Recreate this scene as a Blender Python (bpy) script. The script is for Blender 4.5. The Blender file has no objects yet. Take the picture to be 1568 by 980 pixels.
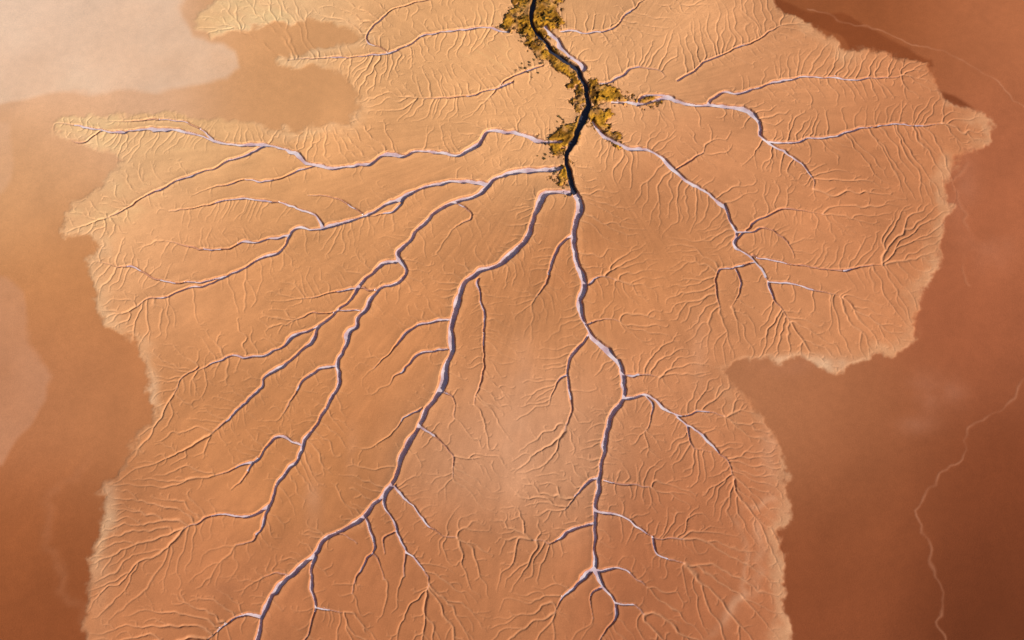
import bpy, math, random, time
import numpy as np
from mathutils import kdtree
T0=time.time()
random.seed(4); rng=np.random.default_rng(7)
scene=bpy.context.scene
# ---------------------------------------------------------------- survey frame
TH=math.radians(22); D=431.0; TF=math.tan(math.radians(20)); C_,S_=math.cos(TH),math.sin(TH)
PX=0.2
def p2g(u,v):
    x=(u-784)/784*TF; y=-(v-490)/784*TF
    t=D*C_/(C_-y*S_)
    return (x*t, -D*S_+t*(y*C_+S_))
def g2p(X,Y):
    dy=Y+D*S_; dz=-D*C_
    yc=dy*C_+dz*S_; zc=-dy*S_+dz*C_
    return 784+X/(-zc)/TF*784, 490-yc/(-zc)/TF*784
def G(pts): return np.array([p2g(*p) for p in pts],dtype=np.float64)
# ---------------------------------------------------------------- grid
SP=0.205
xr=np.arange(-184,184,SP); yr=np.arange(-105,126,SP)
sk=np.array([3,10,30,80,200,500,1200,3000,6000.])
xs=np.concatenate([xr[0]-sk[::-1],xr,xr[-1]+sk]); ys=np.concatenate([yr[0]-sk[::-1],yr,yr[-1]+sk])
NX,NY=len(xs),len(ys); OX=len(sk)
X,Y=np.meshgrid(xs.astype(np.float32),ys.astype(np.float32))
tab=rng.random((256,256)).astype(np.float32)
def vn(x,y,sc,seed=0):
    x=x/sc+seed*17.31+1000; y=y/sc+seed*9.77+1000
    xi=np.floor(x).astype(np.int32); yi=np.floor(y).astype(np.int32)
    fx=(x-xi).astype(np.float32); fy=(y-yi).astype(np.float32)
    fx=fx*fx*(3-2*fx); fy=fy*fy*(3-2*fy)
    a=tab[yi&255,xi&255]; b=tab[yi&255,(xi+1)&255]; c=tab[(yi+1)&255,xi&255]; d=tab[(yi+1)&255,(xi+1)&255]
    return (a+(b-a)*fx+(c-a)*fy+(a-b-c+d)*fx*fy)-0.5
def fbm(x,y,sc,o=4,seed=0,g=0.5):
    r=0;a=1.0
    for i in range(o):
        r=r+a*vn(x*(0.8 if i%2 else 1)+y*(0.6 if i%2 else 0),y*(0.8 if i%2 else 1)-x*(0.6 if i%2 else 0),sc,seed+i*3); sc*=0.5; a*=g
    return r
def sstep(a,b,x):
    t=np.clip((x-a)/(b-a),0,1); return t*t*(3-2*t)
def crom(P,step):
    P=np.asarray(P); out=[]
    Q=np.vstack([2*P[0]-P[1],P,2*P[-1]-P[-2]])
    for i in range(1,len(Q)-2):
        n=max(2,int(np.linalg.norm(Q[i+1]-Q[i])/step))
        for k in range(n):
            t=k/n
            out.append(0.5*((2*Q[i])+(-Q[i-1]+Q[i+1])*t+(2*Q[i-1]-5*Q[i]+4*Q[i+1]-Q[i+2])*t*t+(-Q[i-1]+3*Q[i]-3*Q[i+1]+Q[i+2])*t**3))
    out.append(Q[-2]); return np.array(out)
def poly_sd(P,x,y):
    d2=np.full(x.shape,1e12,np.float32); ins=np.zeros(x.shape,bool)
    n=len(P)
    for i in range(n):
        ax,ay=P[i]; bx,by=P[(i+1)%n]
        ex,ey=bx-ax,by-ay; L=ex*ex+ey*ey+1e-9
        t=np.clip(((x-ax)*ex+(y-ay)*ey)/L,0,1)
        q=(x-ax-t*ex)**2+(y-ay-t*ey)**2
        np.minimum(d2,q,out=d2)
        if ay!=by:
            c=((ay>y)!=(by>y))&(x<(bx-ax)*(y-ay)/(by-ay)+ax); ins^=c
    d=np.sqrt(d2); return np.where(ins,d,-d)
MX=X+fbm(X,Y,5.5,3,201,.45)*1.7; MY=Y+fbm(X,Y,5.5,3,211,.45)*1.7
# ---------------------------------------------------------------- delta outline
LOBE=[(350,-260),(350,-10),(322,12),(295,28),(305,45),(330,58),(380,46),(470,36),(540,42),(552,56),(500,74),(430,84),(425,96),(445,104),(520,108),(540,120),(545,160),(530,185),(420,190),(300,178),(180,172),(85,176),(82,205),(140,225),(190,242),(170,270),(130,300),(92,325),(92,355),(140,365),(162,376),(130,395),(148,430),(158,485),(205,525),(225,575),(233,640),(200,700),(158,748),(150,800),(140,860),(128,940),(122,1000),(100,1300),
(1190,1300),(1200,1000),(1205,880),(1204,800),(1198,760),(1190,700),(1162,640),(1112,582),(1103,560),(1130,548),(1200,553),(1240,545),(1290,572),(1320,550),(1380,540),(1410,510),(1415,450),(1435,410),(1440,350),(1455,330),(1445,280),(1470,230),(1515,222),(1522,200),(1515,182),(1480,165),(1440,150),(1428,125),(1420,90),(1380,85),(1300,80),(1290,60),(1230,40),(1190,15),(1165,-20),(1160,-260)]
lobeP=G(LOBE)
WX=X+fbm(X,Y,14,2,1)*3.4+fbm(X,Y,4.2,4,5,0.6)*2.8; WY=Y+fbm(X,Y,14,2,11)*3.4+fbm(X,Y,4.2,4,15,0.6)*2.8
sdl=poly_sd(lobeP,WX,WY)
print('lobe',time.time()-T0)
# ---------------------------------------------------------------- channels  (w0,w1 in 0.2 m units)
CH=[
('A',10,5,[(877,292),(890,318),(878,355),(885,395),(893,430),(890,478),(905,510),(935,545),(953,580),(950,610),(932,645),(924,690),(916,740),(915,800),(912,850),(908,868)]),
('A1',5,2.5,[(908,868),(890,890),(868,912),(850,938)]),
('A2',5,2.5,[(908,868),(922,895),(940,922),(943,945),(925,968),(915,985)]),
('B',10,6,[(870,297),(845,295),(826,308),(815,345),(798,378),(765,403),(730,415),(707,440),(692,490),(688,540),(672,600),(650,640),(620,690),(600,735),(575,770),(540,800),(500,828),(485,850),(445,882),(420,915),(402,948),(392,1000)]),
('B1',5,2.5,[(402,945),(370,947),(340,960),(315,978)]),
('B2',5,2.5,[(487,853),(478,890),(482,930),(468,970),(460,990)]),
('C',8,4.5,[(858,255),(830,260),(790,262),(760,270),(742,286),(728,300),(700,305),(670,320),(640,350),(615,378),(607,393),(619,415),(610,432),(580,447),(560,480),(530,520),(517,555),(515,590),(490,635),(465,680),(435,725),(412,770)]),
('Ce',5,2.5,[(412,770),(385,792),(350,788),(320,792),(280,812)]),
('C1',4,2.2,[(412,770),(400,805),(385,830),(362,838)]),
('C2',6,3,[(609,395),(580,410),(555,432),(530,465),(490,500),(450,515),(410,540),(350,550),(298,568)]),
('C2b',5,2.5,[(490,502),(470,530),(430,560),(405,575),(395,600),(355,635),(320,668)]),
('C3',4.5,2.3,[(517,562),(490,565),(465,585),(435,630)]),
('C4',5,2.5,[(458,682),(430,670),(405,685),(385,710),(328,730)]),
('C5',3,2,[(392,700),(375,730),(358,752)]),
('D',6.5,3,[(742,282),(710,276),(670,280),(630,292),(600,310),(560,330),(500,345),(450,352),(435,375),(400,398),(350,420),(310,436),(260,450),(208,468)]),
('D2',3.5,2,[(440,362),(380,370),(330,385),(250,370)]),
('D3',3.5,2,[(350,420),(270,432),(200,412),(150,398)]),
('D4',4,2,[(495,346),(460,322),(400,308),(340,310),(260,325)]),
('D5',3.5,2,[(615,300),(600,325),(560,332)]),
('E',7.5,3.5,[(858,216),(835,215),(800,208),(775,200),(745,203),(730,222),(700,235),(650,233),(600,238),(550,252),(490,257),(450,237),(410,224),(370,222),(320,213),(280,202),(220,198),(160,200),(88,190)]),
('E2',5,2.5,[(410,224),(375,238),(330,255),(280,275),(225,300),(190,320),(162,335)]),
('E3',3.5,2,[(330,215),(290,190),(240,185),(170,184)]),
('E4',3.5,2,[(490,257),(455,262),(420,275),(360,280),(300,295)]),
('E5',3,2,[(160,200),(130,215),(100,212)]),
('F',6.5,6.5,[(938,156),(962,157),(990,160),(1015,150),(1040,155),(1065,161),(1100,160),(1140,168),(1158,185),(1162,205)]),
('Fb',5.5,2.5,[(1162,205),(1180,220),(1215,240),(1245,275),(1247,292)]),
('Fl',5,4,[(978,162),(984,150),(1003,144),(1024,146),(1032,152)]),
('F2',5,2.5,[(1085,160),(1095,148),(1130,140),(1170,131),(1230,118),(1300,122),(1380,118)]),
('F3',4.5,2.5,[(1175,215),(1210,217),(1260,211),(1310,197),(1370,190),(1440,190)]),
('F4',4.5,2.5,[(918,128),(945,120),(970,107),(1000,106),(1018,116)]),
('Gc',7,3.5,[(905,190),(930,212),(965,228),(1000,235),(1025,258),(1050,275),(1090,297),(1112,320),(1122,350),(1125,375),(1155,400),(1180,432)]),
('G1',3.5,2,[(1180,432),(1230,440),(1290,457)]),
('G2',3.5,2,[(1155,402),(1125,412),(1097,420),(1098,450),(1104,475)]),
('G3',3,2,[(1124,358),(1165,352),(1210,372),(1218,395)]),
('G4',3.5,2,[(1180,432),(1185,460),(1210,492)]),
('G5',3,2,[(1150,392),(1220,405),(1290,412),(1355,408)]),
('G6',3,2,[(1128,415),(1135,440),(1120,470)]),
('G7',3,2,[(1030,262),(1070,240),(1080,225)]),
('G8',3,2,[(1125,365),(1160,335),(1200,320),(1260,330)]),
('H1',4,2,[(858,48),(900,49),(945,43),(962,20),(975,5),(1000,-5)]),
('H2',4.5,2.5,[(778,48),(740,42),(700,45),(650,55),(600,80),(540,86),(440,90)]),
('H3',4,2,[(1035,122),(1090,92),(1140,68),(1200,38)]),
('H4',3.5,2,[(785,125),(740,142),(690,150),(640,150)]),
('H5',3,2,[(830,100),(790,112),(760,135),(740,160)]),
('H6',3,2,[(600,80),(560,60),(600,20),(700,-10)]),
('S1',5,2.3,[(900,510),(880,540),(868,575),(875,620),(865,660)]),
('S2',5,2.3,[(877,358),(855,375),(847,400),(835,440),(815,460)]),
('S3',3.5,2,[(733,425),(738,470),(742,520),(738,570),(725,620)]),
('S4',4.5,2.3,[(691,485),(650,495),(605,528),(575,565)]),
('S5',4.5,2.3,[(682,533),(645,538),(615,570),(595,590)]),
('S6',4.5,2.3,[(648,628),(620,640),(605,655)]),
('S7',5,2.3,[(955,608),(990,608),(1030,635),(1070,632),(1110,640)]),
('S8',4,2.3,[(985,608),(1000,630),(990,660)]),
('S9',3.8,2.2,[(1030,635),(1070,665),(1110,700),(1125,735)]),
('S10',4.5,2.3,[(918,785),(960,795),(1000,820),(1045,828)]),
('S11',3.5,2.2,[(1000,820),(1010,850),(1050,866)]),
('S12',5,2.3,[(915,803),(880,812),(850,832),(815,825)]),
('S13',5,2.3,[(918,728),(890,745),(865,778)]),
('S14',5,2.6,[(604,740),(590,765),(605,810),(622,850),(615,885)]),
('S15',3.5,2.2,[(622,850),(650,875),(650,908)]),
('S16',4.5,2.5,[(560,790),(572,815),(570,845),(550,880),(540,912)]),
('S17',3.8,2.2,[(608,740),(640,790),(670,815),(700,822)]),
('S18',3.5,2,[(900,435),(925,425),(940,430)]),
('S19',3.5,2,[(897,492),(925,488),(950,492)]),
('S20',3,2,[(956,575),(985,572),(1010,580)]),
('S21',3.5,2,[(925,735),(960,738),(1000,745)]),
('S22',3.5,2,[(505,826),(525,820),(545,830)]),
('S23',3,2,[(675,600),(692,615),(700,640)]),
('S24',3.8,2,[(640,655),(665,670),(690,700),(690,730)]),
('S25',3,2,[(560,330),(520,305),(470,300)]),
('S26',3,2,[(700,305),(720,330),(690,350)]),
('S27',4,2.2,[(912,870),(940,870),(975,885),(990,900)]),
('S28',4,2.2,[(922,895),(900,915),(905,945)]),
('S29',4,2.2,[(940,922),(965,925),(985,940)]),
('S30',3.5,2,[(445,882),(425,880),(405,885)]),
('S31',3.5,2,[(482,930),(505,938),(530,942)]),
('S32',3.5,2,[(1035,640),(1055,655),(1060,680),(1090,690)]),
('S33',3,2,[(560,480),(520,478),(480,480),(440,500)]),
('S34',3,2,[(580,447),(545,440),(500,452),(460,455)]),
('S35',3,2,[(570,845),(585,865),(588,890)]),
('S36',3,2,[(605,810),(585,825),(590,850)]),
('S37',3,2,[(868,575),(850,590),(845,620)]),
('S38',3,2,[(300,562),(280,580),(270,600)]),
('P1',6,7,[(836,38),(846,58),(868,78),(884,94),(893,108)]),
]
TR=[(820,-60),(818,-10),(814,25),(820,48),(836,68),(862,90),(884,110),(898,135),(900,160),(890,190),(876,218),(869,245),(871,270),(877,294)]
shape=X.shape
CUT=np.zeros(shape,np.float32); LEV=np.zeros(shape,np.float32); BED=np.zeros(shape,np.float32); WD=np.zeros(shape,np.float32); RIV=np.zeros(shape,np.float32); NEAR=np.zeros(shape,np.float32); WAT=np.zeros(shape,np.float32)
x0=xr[0]; y0=yr[0]; nxr,nyr=len(xr),len(yr)
def win(ax,ay,bx,by,R,warp=True):
    e=1.5 if warp else 0
    i0=int((min(ax,bx)-R-e-x0)/SP); i1=int((max(ax,bx)+R+e-x0)/SP)+2
    j0=int((min(ay,by)-R-e-y0)/SP); j1=int((max(ay,by)+R+e-y0)/SP)+2
    i0=max(i0,0);j0=max(j0,0);i1=min(i1,nxr);j1=min(j1,nyr)
    if i0>=i1 or j0>=j1: return None
    sl=(slice(j0+OX,j1+OX),slice(i0+OX,i1+OX))
    x,y=(MX[sl],MY[sl]) if warp else (X[sl],Y[sl])
    ex,ey=bx-ax,by-ay;L=ex*ex+ey*ey+1e-9
    t=np.clip(((x-ax)*ex+(y-ay)*ey)/L,0,1)
    return sl,np.sqrt((x-ax-t*ex)**2+(y-ay-t*ey)**2)
roots=[]
def carve(P,w0,w1,river=False):
    n=len(P); ph=random.random()*9
    for i in range(n-1):
        f=i/(n-1); w=(w0+(w1-w0)*f)*PX*0.5
        w*=1+0.24*math.sin(i*0.37+ph)*math.sin(i*.13+ph*2)
        if river: w*=0.55 if i<32 else 0.85
        tip=1.0
        if w1<=3.5 and not river:
            tip=min(1,(n-i)/14); w*=0.65+0.35*tip
        ax,ay=P[i];bx,by=P[i+1]
        bank=0.24+0.13*w
        dep=min(0.34+0.52*w,0.90) if not river else 1.3
        dep*=0.25+0.75*tip
        R=w+bank+3.0*w+0.4
        r=win(ax,ay,bx,by,R)
        if r is None: continue
        sl,d=r
        prof=sstep(w+bank*0.7,w-bank*0.6,d)
        np.maximum(CUT[sl],dep*prof,out=CUT[sl])
        np.maximum(LEV[sl],0.2*dep*np.exp(-((d-w)/(1.3*w+0.4))**2),out=LEV[sl])
        np.maximum(NEAR[sl],np.exp(-(d/(2.0*w+0.3))**2)*min(1,w/0.9),out=NEAR[sl])
        k=1 if river else 0.3+0.7*sstep(0.25,0.6,w)
        np.maximum(BED[sl],sstep(w-bank*0.1,w-bank*0.8,d)*k,out=BED[sl])
        if w>0.27 or river:
            m=d<w+bank
            WD[sl]=np.where(m,np.maximum(WD[sl],dep),WD[sl])
            np.maximum(WAT[sl],(d<w+0.05)*1.0,out=WAT[sl])
        if river:
            np.maximum(RIV[sl],(d<w+bank)*1.0,out=RIV[sl])
for name,w0,w1,pts in CH:
    P=crom(G(pts),0.9)
    carve(P,w0,w1)
    for p in P:
        if random.random()<(.6 if w0<6 else .42): roots.append(p)
    if w1<4: roots.append(P[-1])
PT=crom(G(TR),0.9); carve(PT,9.5,9,True)
for p in PT[::4]: roots.append(p)
print('channels',time.time()-T0)
# ---------------------------------------------------------------- dendritic rills (space colonisation)
head=np.array(p2g(880,170))
NC=110000
cx=rng.uniform(-178,178,NC); cy=rng.uniform(-104,124,NC)
ci=((cx-x0)/SP).astype(int)+OX; cj=((cy-y0)/SP).astype(int)+OX
s=sdl[cj,ci]; ok=(s>0.2)&(CUT[cj,ci]<=0.02)
k=0.21+0.45*np.exp(-s/10)+0.75*fbm(cx,cy,18,3,3,.6)+np.where((cx>20)&(cy>-40),.08,0)+np.where(cy<-20,.06,0)
ok&=rng.random(NC)<k
att=list(zip(cx[ok],cy[ok])); print('att',len(att)); att=att[:17500]
nodes=[tuple(r) for r in roots]; parent=[-1]*len(nodes); ndir=[None]*len(nodes)
STEP=0.78; KILL=0.82; INF=24
alive=att
for it in range(150):
    kd=kdtree.KDTree(len(nodes))
    for i,p in enumerate(nodes): kd.insert((p[0],p[1],0),i)
    kd.balance()
    acc={}; nxt=[]
    for a in alive:
        co,i,d=kd.find((a[0],a[1],0))
        if d<KILL: continue
        nxt.append(a)
        if d<INF:
            v=acc.get(i)
            dx=(a[0]-co[0])/d;dy=(a[1]-co[1])/d
            if v is None: acc[i]=[dx,dy]
            else: v[0]+=dx;v[1]+=dy
    if len(nxt)==0 or not acc: break
    alive=nxt
    for i,(dx,dy) in acc.items():
        l=math.hypot(dx,dy)
        if l<1e-3: continue
        dx/=l;dy/=l
        p=nodes[i]; rx,ry=p[0]-head[0],p[1]-head[1]; rl=math.hypot(rx,ry)+1e-6
        dx+=0.5*rx/rl;dy+=0.5*ry/rl
        pd=ndir[i]
        if pd is not None: dx+=0.4*pd[0];dy+=0.4*pd[1]
        dx+=random.gauss(0,.42);dy+=random.gauss(0,.42)
        l=math.hypot(dx,dy)+1e-9;dx/=l;dy/=l
        nodes.append((p[0]+dx*STEP,p[1]+dy*STEP));parent.append(i);ndir.append((dx,dy))
    if len(nodes)>66000 or len(alive)<100: break
print('space col',len(att),len(nodes),it,len(alive),time.time()-T0)
cnt=[1]*len(nodes)
for i in range(len(nodes)-1,-1,-1):
    if parent[i]>=0: cnt[parent[i]]+=cnt[i]
N=np.array(nodes)
kids=[[] for _ in nodes]
for i,p in enumerate(parent):
    if p>=0: kids[p].append(i)
M=N.copy()
for i,p in enumerate(parent):
    if p>=0 and kids[i]:
        k=max(kids[i],key=lambda q:cnt[q]); M[i]=0.5*N[i]+0.25*N[p]+0.25*N[k]
N=M
RILL=np.zeros(shape,np.float32)
for i,p in enumerate(parent):
    if p<0: continue
    q=math.sqrt(min(cnt[i],330))
    w=0.135+0.020*q; dep=0.040+0.031*q
    r=win(N[i][0],N[i][1],N[p][0],N[p][1],w*2.2)
    if r is None: continue
    sl,d=r
    np.maximum(RILL[sl],dep*np.exp(-(d/w)**2).astype(np.float32),out=RILL[sl])
RILL*=np.clip(1.0+fbm(X,Y,18,3,221)*0.9,.55,1.5)
print('rills',time.time()-T0)
# ---------------------------------------------------------------- heights
lob=sstep(-1.0,1.4,sdl)
base=0.13*lob+0.14*sstep(0,18,sdl)
base+=fbm(X,Y,30,3,21)*0.6+fbm(X,Y,6,3,31,.5)*0.06*(0.2+0.8*lob)
radx,rady=X-head[0],Y-head[1]
rr=np.sqrt(radx**2+rady**2)+1; ang=np.arctan2(rady,radx)
streak=vn(ang*60,rr/9.,1.0,41)+0.6*vn(ang*140,rr/5.,1.0,43)
base+=streak*0.03*lob*sstep(10,40,rr)
MP=[[(785,5),(795,-30),(855,-30),(862,20),(848,44),(828,62),(806,66),(790,55),(768,46),(780,30)],
[(800,62),(822,64),(850,78),(876,100),(890,125),(895,160),(888,190),(880,182),(884,150),(874,122),(850,100),(822,84)],
[(903,112),(925,128),(958,142),(962,154),(935,160),(918,156),(932,176),(930,198),(958,222),(950,230),(915,208),(903,190),(905,165),(907,140)],
[(884,186),(862,192),(838,204),(828,222),(848,232),(858,248),(872,225),(885,205)],
[(858,248),(870,252),(869,285),(858,290),(851,268)],
[(975,150),(1000,146),(1018,152),(1000,162),(982,166)]]
wx=X+fbm(X,Y,2.6,4,51,.6)*4.2; wy=Y+fbm(X,Y,2.6,4,57,.6)*4.2
hx0,hx1=int((-20-x0)/SP),int((60-x0)/SP); hy0,hy1=int((30-y0)/SP),nyr
sub=(slice(hy0+OX,hy1+OX+4),slice(hx0+OX,hx1+OX))
msd=np.full(shape,-50,np.float32)
for P in MP: msd[sub]=np.maximum(msd[sub],poly_sd(G(P),wx[sub],wy[sub]))
marsh=sstep(-0.3,0.4,msd)
gaps=sstep(0.20,0.34,fbm(X,Y,2.4,3,61))*marsh
ditch=np.exp(-((msd+0.1)/0.34)**2)
nc=(1-sstep(0,.5,CUT))
Z=base+LEV*(1-sstep(0,0.3,CUT))-np.maximum(CUT,RILL*(0.35+0.65*lob)*(1-sstep(0.05,0.3,CUT)))
Z+=marsh*nc*(0.35+fbm(X,Y,1.6,3,71)*0.4)-gaps*0.5*nc-ditch*0.25*nc
# ---------------------------------------------------------------- sediment tones, with light gradient, haze and vignette painted in
def lin(c):
    c=np.asarray(c,np.float64)/255.; return np.where(c<0.04045,c/12.92,((c+0.055)/1.055)**2.4)
LIGHT=np.array([0.97,0.87,0.86])
def alb(c):
    a=lin(c)/LIGHT; mxv=a.max(); 
    if mxv>.93: a=a*(.93/mxv)
    return np.clip(a,0.004,.93)
U,V=g2p(X,Y)
U=np.clip(U,-200,1768).astype(np.float32);V=np.clip(V,-200,1180).astype(np.float32)
def tones(pts,sig):
    num=np.zeros(shape+(3,),np.float32);den=np.full(shape,1e-9,np.float32)
    for x,y,c in pts:
        w=np.exp(-((U-x)**2+(V-y)**2)/(2*sig*sig))+1e-7/(1+((U-x)**2+(V-y)**2)*1e-4)
        num+=w[...,None]*alb(c).astype(np.float32); den+=w
    return num/den[...,None]
lobeT=tones([(400,20,(248,190,140)),(300,150,(250,188,134)),(120,200,(248,188,138)),(450,250,(236,164,110)),(150,340,(242,176,126)),(250,420,(228,154,106)),(400,450,(219,144,94)),(600,320,(222,148,98)),(600,100,(242,172,118)),(800,180,(231,161,110)),(780,60,(238,168,114)),(620,520,(209,133,85)),(400,700,(209,132,83)),(250,820,(204,127,84)),(300,600,(213,138,90)),(800,450,(213,137,89)),(800,680,(218,150,112)),(760,900,(200,124,82)),(600,950,(191,115,74)),(350,930,(195,118,77)),(1000,60,(236,165,115)),(1200,120,(221,146,100)),(1100,250,(213,137,93)),(1350,250,(207,128,84)),(1000,400,(209,133,86)),(1250,450,(211,136,92)),(1380,400,(205,126,84)),(1050,600,(209,134,92)),(1100,780,(197,118,79)),(1000,930,(185,108,71)),(1450,190,(208,129,87))],85)  # mud colour plus the light's upper-left brightening, painted into the albedo
outT=tones([(50,30,(248,202,178)),(200,90,(242,186,152)),(420,60,(224,158,108)),(420,120,(219,150,100)),(120,160,(232,166,120)),(30,250,(222,157,110)),(100,420,(210,135,84)),(60,600,(195,122,82)),(180,600,(199,123,77)),(60,800,(172,95,54)),(90,950,(148,76,41)),(1250,20,(160,87,49)),(1350,65,(156,81,44)),(1500,60,(188,108,69)),(1540,250,(181,99,65)),(1480,330,(184,103,67)),(1500,500,(170,91,58)),(1180,600,(190,119,80)),(1300,640,(172,98,62)),(1300,800,(153,80,46)),(1500,750,(136,66,36)),(1250,950,(145,73,41)),(1500,930,(112,51,24))],90)  # flats' own colour plus upper-left haze and dark corner vignette, painted in
col=outT*(1-lob[...,None])+lobeT*lob[...,None]
def mix(col,m,c): 
    m=m[...,None]; return col*(1-m)+np.asarray(c,np.float32)*m
w2x=X+fbm(X,Y,20,4,81)*5; w2y=Y+fbm(X,Y,20,4,85)*5
pn=np.clip(.95+fbm(X,Y,18,4,87)*.5,0,1.15)
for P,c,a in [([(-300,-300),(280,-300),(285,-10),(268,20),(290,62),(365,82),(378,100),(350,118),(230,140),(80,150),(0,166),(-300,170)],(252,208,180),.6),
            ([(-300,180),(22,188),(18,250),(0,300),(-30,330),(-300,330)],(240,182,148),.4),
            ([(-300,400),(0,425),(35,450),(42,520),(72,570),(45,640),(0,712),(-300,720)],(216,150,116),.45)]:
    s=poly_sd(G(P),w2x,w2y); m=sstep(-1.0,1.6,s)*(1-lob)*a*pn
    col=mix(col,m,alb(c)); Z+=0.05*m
for P,c,a in [([(1165,-20),(1240,15),(1310,30),(1420,82),(1425,95),(1300,85),(1285,60),(1190,20)],(140,68,34),.75),
            ([(1425,122),(1455,140),(1495,166),(1470,162),(1436,150)],(130,62,32),.85)]:
    s=poly_sd(G(P),w2x,w2y); m=sstep(-0.5,1.0,s)*(1-lob)*a
    col=mix(col,m,alb(c)); Z-=0.08*m
def line(pts,w,c,a,seed,dz=0.03,wob=1.0):
    global col,Z
    P=crom(G(pts),2.0); F=np.zeros(shape,np.float32)
    for i in range(len(P)-1):
        ax,ay=P[i]+wob*np.array([math.sin(i*.9+seed)+.6*math.sin(i*2.1),math.cos(i*.7+seed)+.5*math.cos(i*1.7)])
        bx,by=P[i+1]+wob*np.array([math.sin((i+1)*.9+seed)+.6*math.sin((i+1)*2.1),math.cos((i+1)*.7+seed)+.5*math.cos((i+1)*1.7)])
        r=win(ax,ay,bx,by,w*2.5)
        if r is None: continue
        sl,d=r; np.maximum(F[sl],np.exp(-(d/w)**2).astype(np.float32),out=F[sl])
    F*=np.clip(0.55+fbm(X,Y,6,3,seed)*1.1,0,1)
    col=mix(col,F*a,alb(c)); Z+=dz*F
line([(1600,560),(1560,590),(1540,625),(1480,660),(1470,700),(1420,745),(1407,780),(1420,840),(1440,900),(1445,1000)],0.36,(206,134,100),.42,3,wob=.6)
line([(1240,15),(1320,40),(1400,65),(1500,108),(1600,190)],0.3,(212,138,102),.5,4,wob=.5)
line([(1080,1000),(1120,940),(1160,890),(1166,860),(1150,800)],1.4,(226,164,128),.4,5,0.03,.9)
line([(1060,1000),(1130,925),(1140,870),(1128,790),(1150,775),(1192,768)],1.0,(224,160,124),.4,6,0.03,.9)
line([(1478,240),(1465,300),(1485,350),(1478,430)],0.5,(204,128,92),.3,7)
line([(160,1000),(100,900),(70,820),(80,760),(140,700)],1.4,(200,126,88),.2,8)
# pale silty lip
fr=np.exp(-((sdl-1.8)/2.4)**2)*np.clip(0.22+fbm(X,Y,22,3,91)*1.5,0,1)*lob
col=mix(col,fr*0.5,alb((246,192,148)))
fr2=np.exp(-((sdl-0.4)/0.9)**2)*np.clip(0.3+fbm(X,Y,7,3,92),0,1)
col=mix(col,fr2*0.28,alb((246,194,152)))
for x,y,rx,ry,c,a in [(1285,560,40,14,(250,204,168),.55),(1210,553,50,9,(248,194,156),.45),(228,590,12,50,(246,190,150),.5),(165,770,14,40,(246,190,150),.5),(790,690,26,80,(232,168,132),.26),(800,560,16,70,(228,160,122),.26),(1180,690,16,80,(228,158,120),.35),(150,900,22,90,(230,162,120),.4),(480,760,14,60,(222,150,110),.4),(540,690,10,40,(222,150,110),.3),(350,905,34,16,(160,98,68),.35),(1070,540,14,60,(226,156,118),.25),(880,400,60,60,(198,118,74),.25),(560,620,60,50,(200,122,76),.25)]:
    m=np.exp(-((U-x)/rx)**2-((V-y)/ry)**2)*a*np.clip(.9+fbm(X,Y,9,3,93)*1.6,0,1.4)*lob; col=mix(col,np.clip(m,0,1),alb(c))
mt=fbm(X,Y,26,5,101,0.55)
col*=(1+0.17*mt*(0.5+0.5*lob))[...,None]
for x,y,rx,ry,a in [(1430,600,40,26,.3),(1520,380,40,30,.2),(1400,650,30,14,.2),(1200,560,60,14,.25),(1470,280,24,50,.2)]:
    m=np.exp(-((U-x)/rx)**2-((V-y)/ry)**2)*a*np.clip(.7+fbm(X,Y,12,4,95)*2,0,1.4)*(1-lob); col=mix(col,np.clip(m,0,1),alb((206,134,104)))
col*=(1+0.08*streak*lob)[...,None]
col=mix(col,np.clip(RILL*0.7,0,.18)*lob,alb((248,198,156)))
col=mix(col,np.clip(NEAR*0.2,0,.2),alb((240,178,130)))
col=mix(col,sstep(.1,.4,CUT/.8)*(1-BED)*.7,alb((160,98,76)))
col=mix(col,BED*0.92*(1-RIV),alb((236,204,208)))
# marsh
mc=np.clip(0.5+fbm(X,Y,2.4,4,121,.6)*1.6,0,1)[...,None]
ochre=alb((212,144,42))*mc+alb((138,88,26))*(1-mc)
mm=(marsh*(1-BED)*np.clip(.95+fbm(X,Y,3.2,3,125),.3,1))[...,None]
col=col*(1-mm)+ochre*mm
dk=np.clip(ditch*.8*(np.clip(.5+fbm(X,Y,2.5,2,131)*1.8,0,1))+gaps*.85,0,1)*(1-BED*(1-RIV))
col=mix(col,dk,alb((70,42,18)))
riverbank=sstep(0.05,0.5,CUT)*(RIV>0)
col=mix(col,riverbank*0.9,alb((58,42,38)))
col=np.clip(col,0.004,0.93).astype(np.float32)
wet=np.clip((1-lob)*0.6+BED*.5,0,1).astype(np.float32)
print('colour',time.time()-T0)
# ---------------------------------------------------------------- mesh helpers
def make_mesh(name,co,quads,mat,attrs={},colr=None):
    me=bpy.data.meshes.new(name)
    me.vertices.add(len(co)); me.vertices.foreach_set('co',np.ascontiguousarray(co,dtype=np.float32).ravel())
    nf=len(quads); k=quads.shape[1]
    me.loops.add(nf*k); me.loops.foreach_set('vertex_index',np.ascontiguousarray(quads,dtype=np.int32).ravel())
    me.polygons.add(nf); me.polygons.foreach_set('loop_start',np.arange(0,nf*k,k,dtype=np.int32))
    me.update(calc_edges=True)
    if colr is not None:
        a=me.color_attributes.new('painted_tone','FLOAT_COLOR','POINT')
        c=np.ones((len(co),4),np.float32); c[:,:3]=colr; a.data.foreach_set('color',c.ravel())
    for n,v in attrs.items():
        a=me.attributes.new(n,'FLOAT','POINT'); a.data.foreach_set('value',np.ascontiguousarray(v,dtype=np.float32).ravel())
    me.materials.append(mat)
    ob=bpy.data.objects.new(name,me); scene.collection.objects.link(ob); return ob
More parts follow.
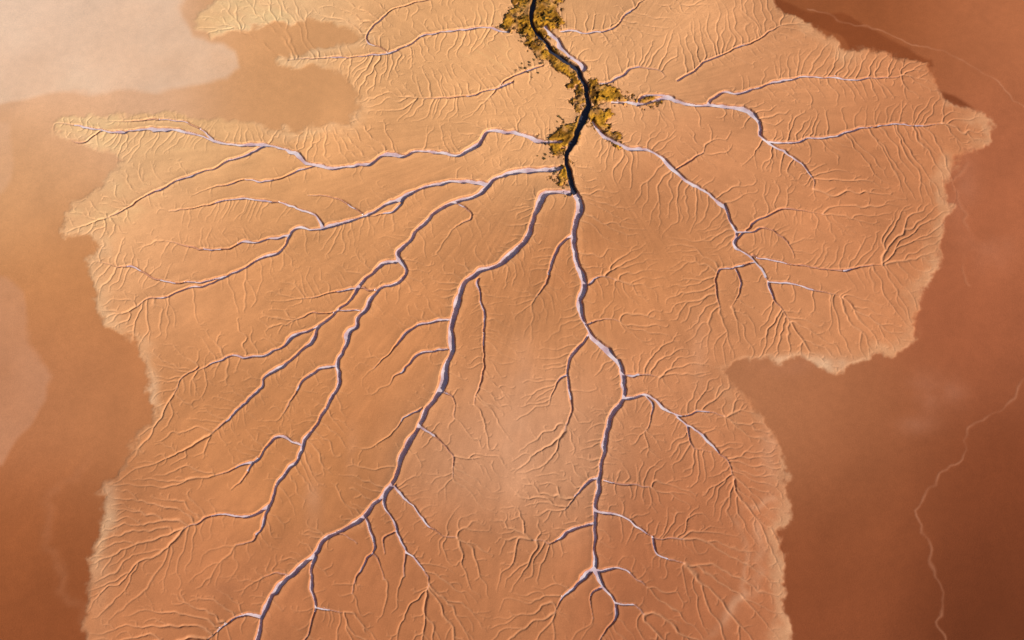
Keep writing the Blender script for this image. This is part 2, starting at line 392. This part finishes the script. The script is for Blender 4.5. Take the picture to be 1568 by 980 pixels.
def newmat(name):
    m=bpy.data.materials.new(name); m.use_nodes=True
    nt=m.node_tree; b=nt.nodes['Principled BSDF']; return m,nt,b
m,nt,b=newmat('mudflat_sediment'); L=nt.links.new
at=nt.nodes.new('ShaderNodeAttribute'); at.attribute_name='painted_tone'
wt=nt.nodes.new('ShaderNodeAttribute'); wt.attribute_name='wet'
tc=nt.nodes.new('ShaderNodeNewGeometry')
def noise(sc,det,ro=.6):
    n=nt.nodes.new('ShaderNodeTexNoise'); n.inputs['Scale'].default_value=sc; n.inputs['Detail'].default_value=det; n.inputs['Roughness'].default_value=ro
    L(tc.outputs['Position'],n.inputs['Vector']); return n
def mrange(src,a,b_,c,d):
    r=nt.nodes.new('ShaderNodeMapRange'); r.inputs[1].default_value=a;r.inputs[2].default_value=b_;r.inputs[3].default_value=c;r.inputs[4].default_value=d
    L(src,r.inputs[0]); return r.outputs[0]
n1=noise(0.35,4,.65); n2=noise(2.6,3,.7)
m1=nt.nodes.new('ShaderNodeMath');m1.operation='MULTIPLY'
L(mrange(n1.outputs['Fac'],.3,.7,.95,1.05),m1.inputs[0]);L(mrange(n2.outputs['Fac'],.3,.7,.92,1.08),m1.inputs[1])
vm=nt.nodes.new('ShaderNodeVectorMath');vm.operation='SCALE'
L(at.outputs['Color'],vm.inputs[0]);L(m1.outputs[0],vm.inputs['Scale'])
L(vm.outputs[0],b.inputs['Base Color'])
L(mrange(wt.outputs['Fac'],0,1,.95,.6),b.inputs['Roughness'])
b.inputs['Specular IOR Level'].default_value=0.12
bp=nt.nodes.new('ShaderNodeBump'); bp.inputs['Strength'].default_value=0.2; bp.inputs['Distance'].default_value=0.2
L(n2.outputs['Fac'],bp.inputs['Height']); L(bp.outputs[0],b.inputs['Normal'])
idx=np.arange(NX*NY,dtype=np.int32).reshape(NY,NX)
Q=np.stack([idx[:-1,:-1],idx[:-1,1:],idx[1:,1:],idx[1:,:-1]],-1)
co=np.stack([X,Y,Z.astype(np.float32)],-1).reshape(-1,3)
gr=make_mesh('tidal_mudflat',co,Q.reshape(-1,4),m,{'wet':wet},col.reshape(-1,3))
gr.data.polygons.foreach_set('use_smooth',np.ones(len(gr.data.polygons),bool))
# ---------------------------------------------------------------- water sheets
def water(name,mask,level,mat):
    fm=(mask[:-1,:-1]|mask[:-1,1:]|mask[1:,1:]|mask[1:,:-1])
    q=Q[fm]; u,inv=np.unique(q,return_inverse=True)
    c=co[u].copy(); c[:,2]=level.reshape(-1)[u]
    ob=make_mesh(name,c,inv.reshape(-1,4).astype(np.int32),mat)
    ob.data.polygons.foreach_set('use_smooth',np.ones(len(ob.data.polygons),bool))
W=WD.copy(); Mk=(WD>0).astype(np.float32)
for _ in range(12):
    num=W*Mk; s=num.copy(); t=Mk.copy()
    for ax,sh in ((0,1),(0,-1),(1,1),(1,-1)):
        s+=np.roll(num,sh,ax); t+=np.roll(Mk,sh,ax)
    W=np.where(Mk>0,s/np.maximum(t,1),0)
lvl=base-W+0.10
mw,nt2,b2=newmat('milky_channel_water')
b2.inputs['Roughness'].default_value=.22; b2.inputs['Specular IOR Level'].default_value=.7
nn=nt2.nodes.new('ShaderNodeTexNoise'); nn.inputs['Scale'].default_value=.3; nn.inputs['Detail'].default_value=5
ge=nt2.nodes.new('ShaderNodeNewGeometry'); nt2.links.new(ge.outputs['Position'],nn.inputs['Vector'])
cr=nt2.nodes.new('ShaderNodeValToRGB'); cr.color_ramp.elements[0].position=.35; cr.color_ramp.elements[1].position=.65
cr.color_ramp.elements[0].color=(*alb((208,170,180)),1); cr.color_ramp.elements[1].color=(*alb((244,222,228)),1)
nt2.links.new(nn.outputs['Fac'],cr.inputs[0]); nt2.links.new(cr.outputs[0],b2.inputs['Base Color'])
water('tidal_channel_water',(WAT>0.5)&(RIV<.5),lvl,mw)
mr,nt3,b3=newmat('river_water')
b3.inputs['Base Color'].default_value=(.04,.046,.08,1); b3.inputs['Roughness'].default_value=.15
water('river_water',(RIV>.5),base-1.3+0.45,mr)
print('mesh',time.time()-T0)
# ---------------------------------------------------------------- marsh shrubs
V_=[];F_=[];Cc=[]
def zat(x,y):
    i=int((x-x0)/SP)+OX; j=int((y-y0)/SP)+OX; return Z[j,i]
def shrub(x,y,R,c,n):
    z=float(zat(x,y)); c=alb(c)
    for _ in range(n):
        a=random.uniform(0,6.283); el=math.asin(random.random()); r=R*(.35+.65*random.random())
        px,py,pz=x+math.cos(a)*math.cos(el)*r, y+math.sin(a)*math.cos(el)*r, z+0.03+math.sin(el)*r*.7
        s=R*random.uniform(.2,.38)
        t1=np.array([random.gauss(0,1) for _ in range(3)]);t1/=np.linalg.norm(t1)
        t2=np.cross(t1,[random.gauss(0,1) for _ in range(3)]);t2/=np.linalg.norm(t2)+1e-9
        k=len(V_); p=np.array([px,py,pz])
        V_.extend([p-t1*s,p-t2*s*.6,p+t1*s,p+t2*s*.6]); F_.append((k,k+1,k+2,k+3))
        cc=c*random.uniform(.6,1.35); Cc.extend([cc]*4)
n=0;tr=0
while n<1100 and tr<80000:
    tr+=1
    x=random.uniform(-8,50);y=random.uniform(38,122)
    i=int((x-x0)/SP)+OX; j=int((y-y0)/SP)+OX
    s=msd[j,i]
    if CUT[j,i]>0.25: continue
    if s>-0.5:
        edge=math.exp(-(s/0.6)**2)
        if random.random()>0.12+.7*edge: continue
        n+=1
        if edge>0.5 and random.random()<.6: shrub(x,y,random.uniform(.15,.42),random.choice([(60,40,14),(80,56,18),(48,34,20)]),18)
        else: shrub(x,y,random.uniform(.15,.4),random.choice([(192,132,38),(158,108,30),(200,142,46),(116,90,30)]),16)
for x,y,r,k in [(805,102,10,7),(830,94,10,6),(822,108,14,4),(838,240,12,8),(858,182,8,5),(850,262,6,4),(842,216,10,8),(770,44,6,4),(800,20,14,20),(838,22,12,24),(800,55,10,10),(865,300,10,5)]:
    for _ in range(k):
        gx,gy=p2g(x+random.gauss(0,r*.6),y+random.gauss(0,r*.6)); shrub(gx,gy,random.uniform(.25,.65),random.choice([(50,36,16),(70,60,20),(92,80,24)]),24)
ms,nt4,b4=newmat('shrub_foliage')
a4=nt4.nodes.new('ShaderNodeAttribute');a4.attribute_name='painted_tone';nt4.links.new(a4.outputs['Color'],b4.inputs['Base Color']);b4.inputs['Roughness'].default_value=.8
make_mesh('marsh_shrubs',np.array(V_),np.array(F_),ms,{},np.array(Cc))
# ---------------------------------------------------------------- light
EL=math.radians(28); sx,sy=0.86,-0.51
w=bpy.data.worlds.new('World'); scene.world=w; w.use_nodes=True
bg=w.node_tree.nodes['Background']; sky=w.node_tree.nodes.new('ShaderNodeTexSky'); sky.sky_type='NISHITA'; sky.sun_disc=False
sky.sun_elevation=EL; sky.sun_rotation=math.atan2(sx,sy)
w.node_tree.links.new(sky.outputs[0],bg.inputs[0]); bg.inputs[1].default_value=0.065
sl=bpy.data.lights.new('sun','SUN'); sl.energy=5.0; sl.angle=math.radians(.5); sl.color=(1,.915,.79)
so=bpy.data.objects.new('sun',sl); scene.collection.objects.link(so)
from mathutils import Vector
d=Vector((sx*math.cos(EL),sy*math.cos(EL),math.sin(EL))); so.rotation_euler=d.to_track_quat('Z','Y').to_euler()
cam=bpy.data.cameras.new('camera'); cam.angle=math.radians(40); cam.clip_end=20000
c=bpy.data.objects.new('camera',cam); scene.collection.objects.link(c); c.location=(0,-D*S_,D*C_); c.rotation_euler=(TH,0,0); scene.camera=c
scene.view_settings.view_transform='Standard'; scene.view_settings.look='None'; scene.view_settings.exposure=0
print('done',time.time()-T0)
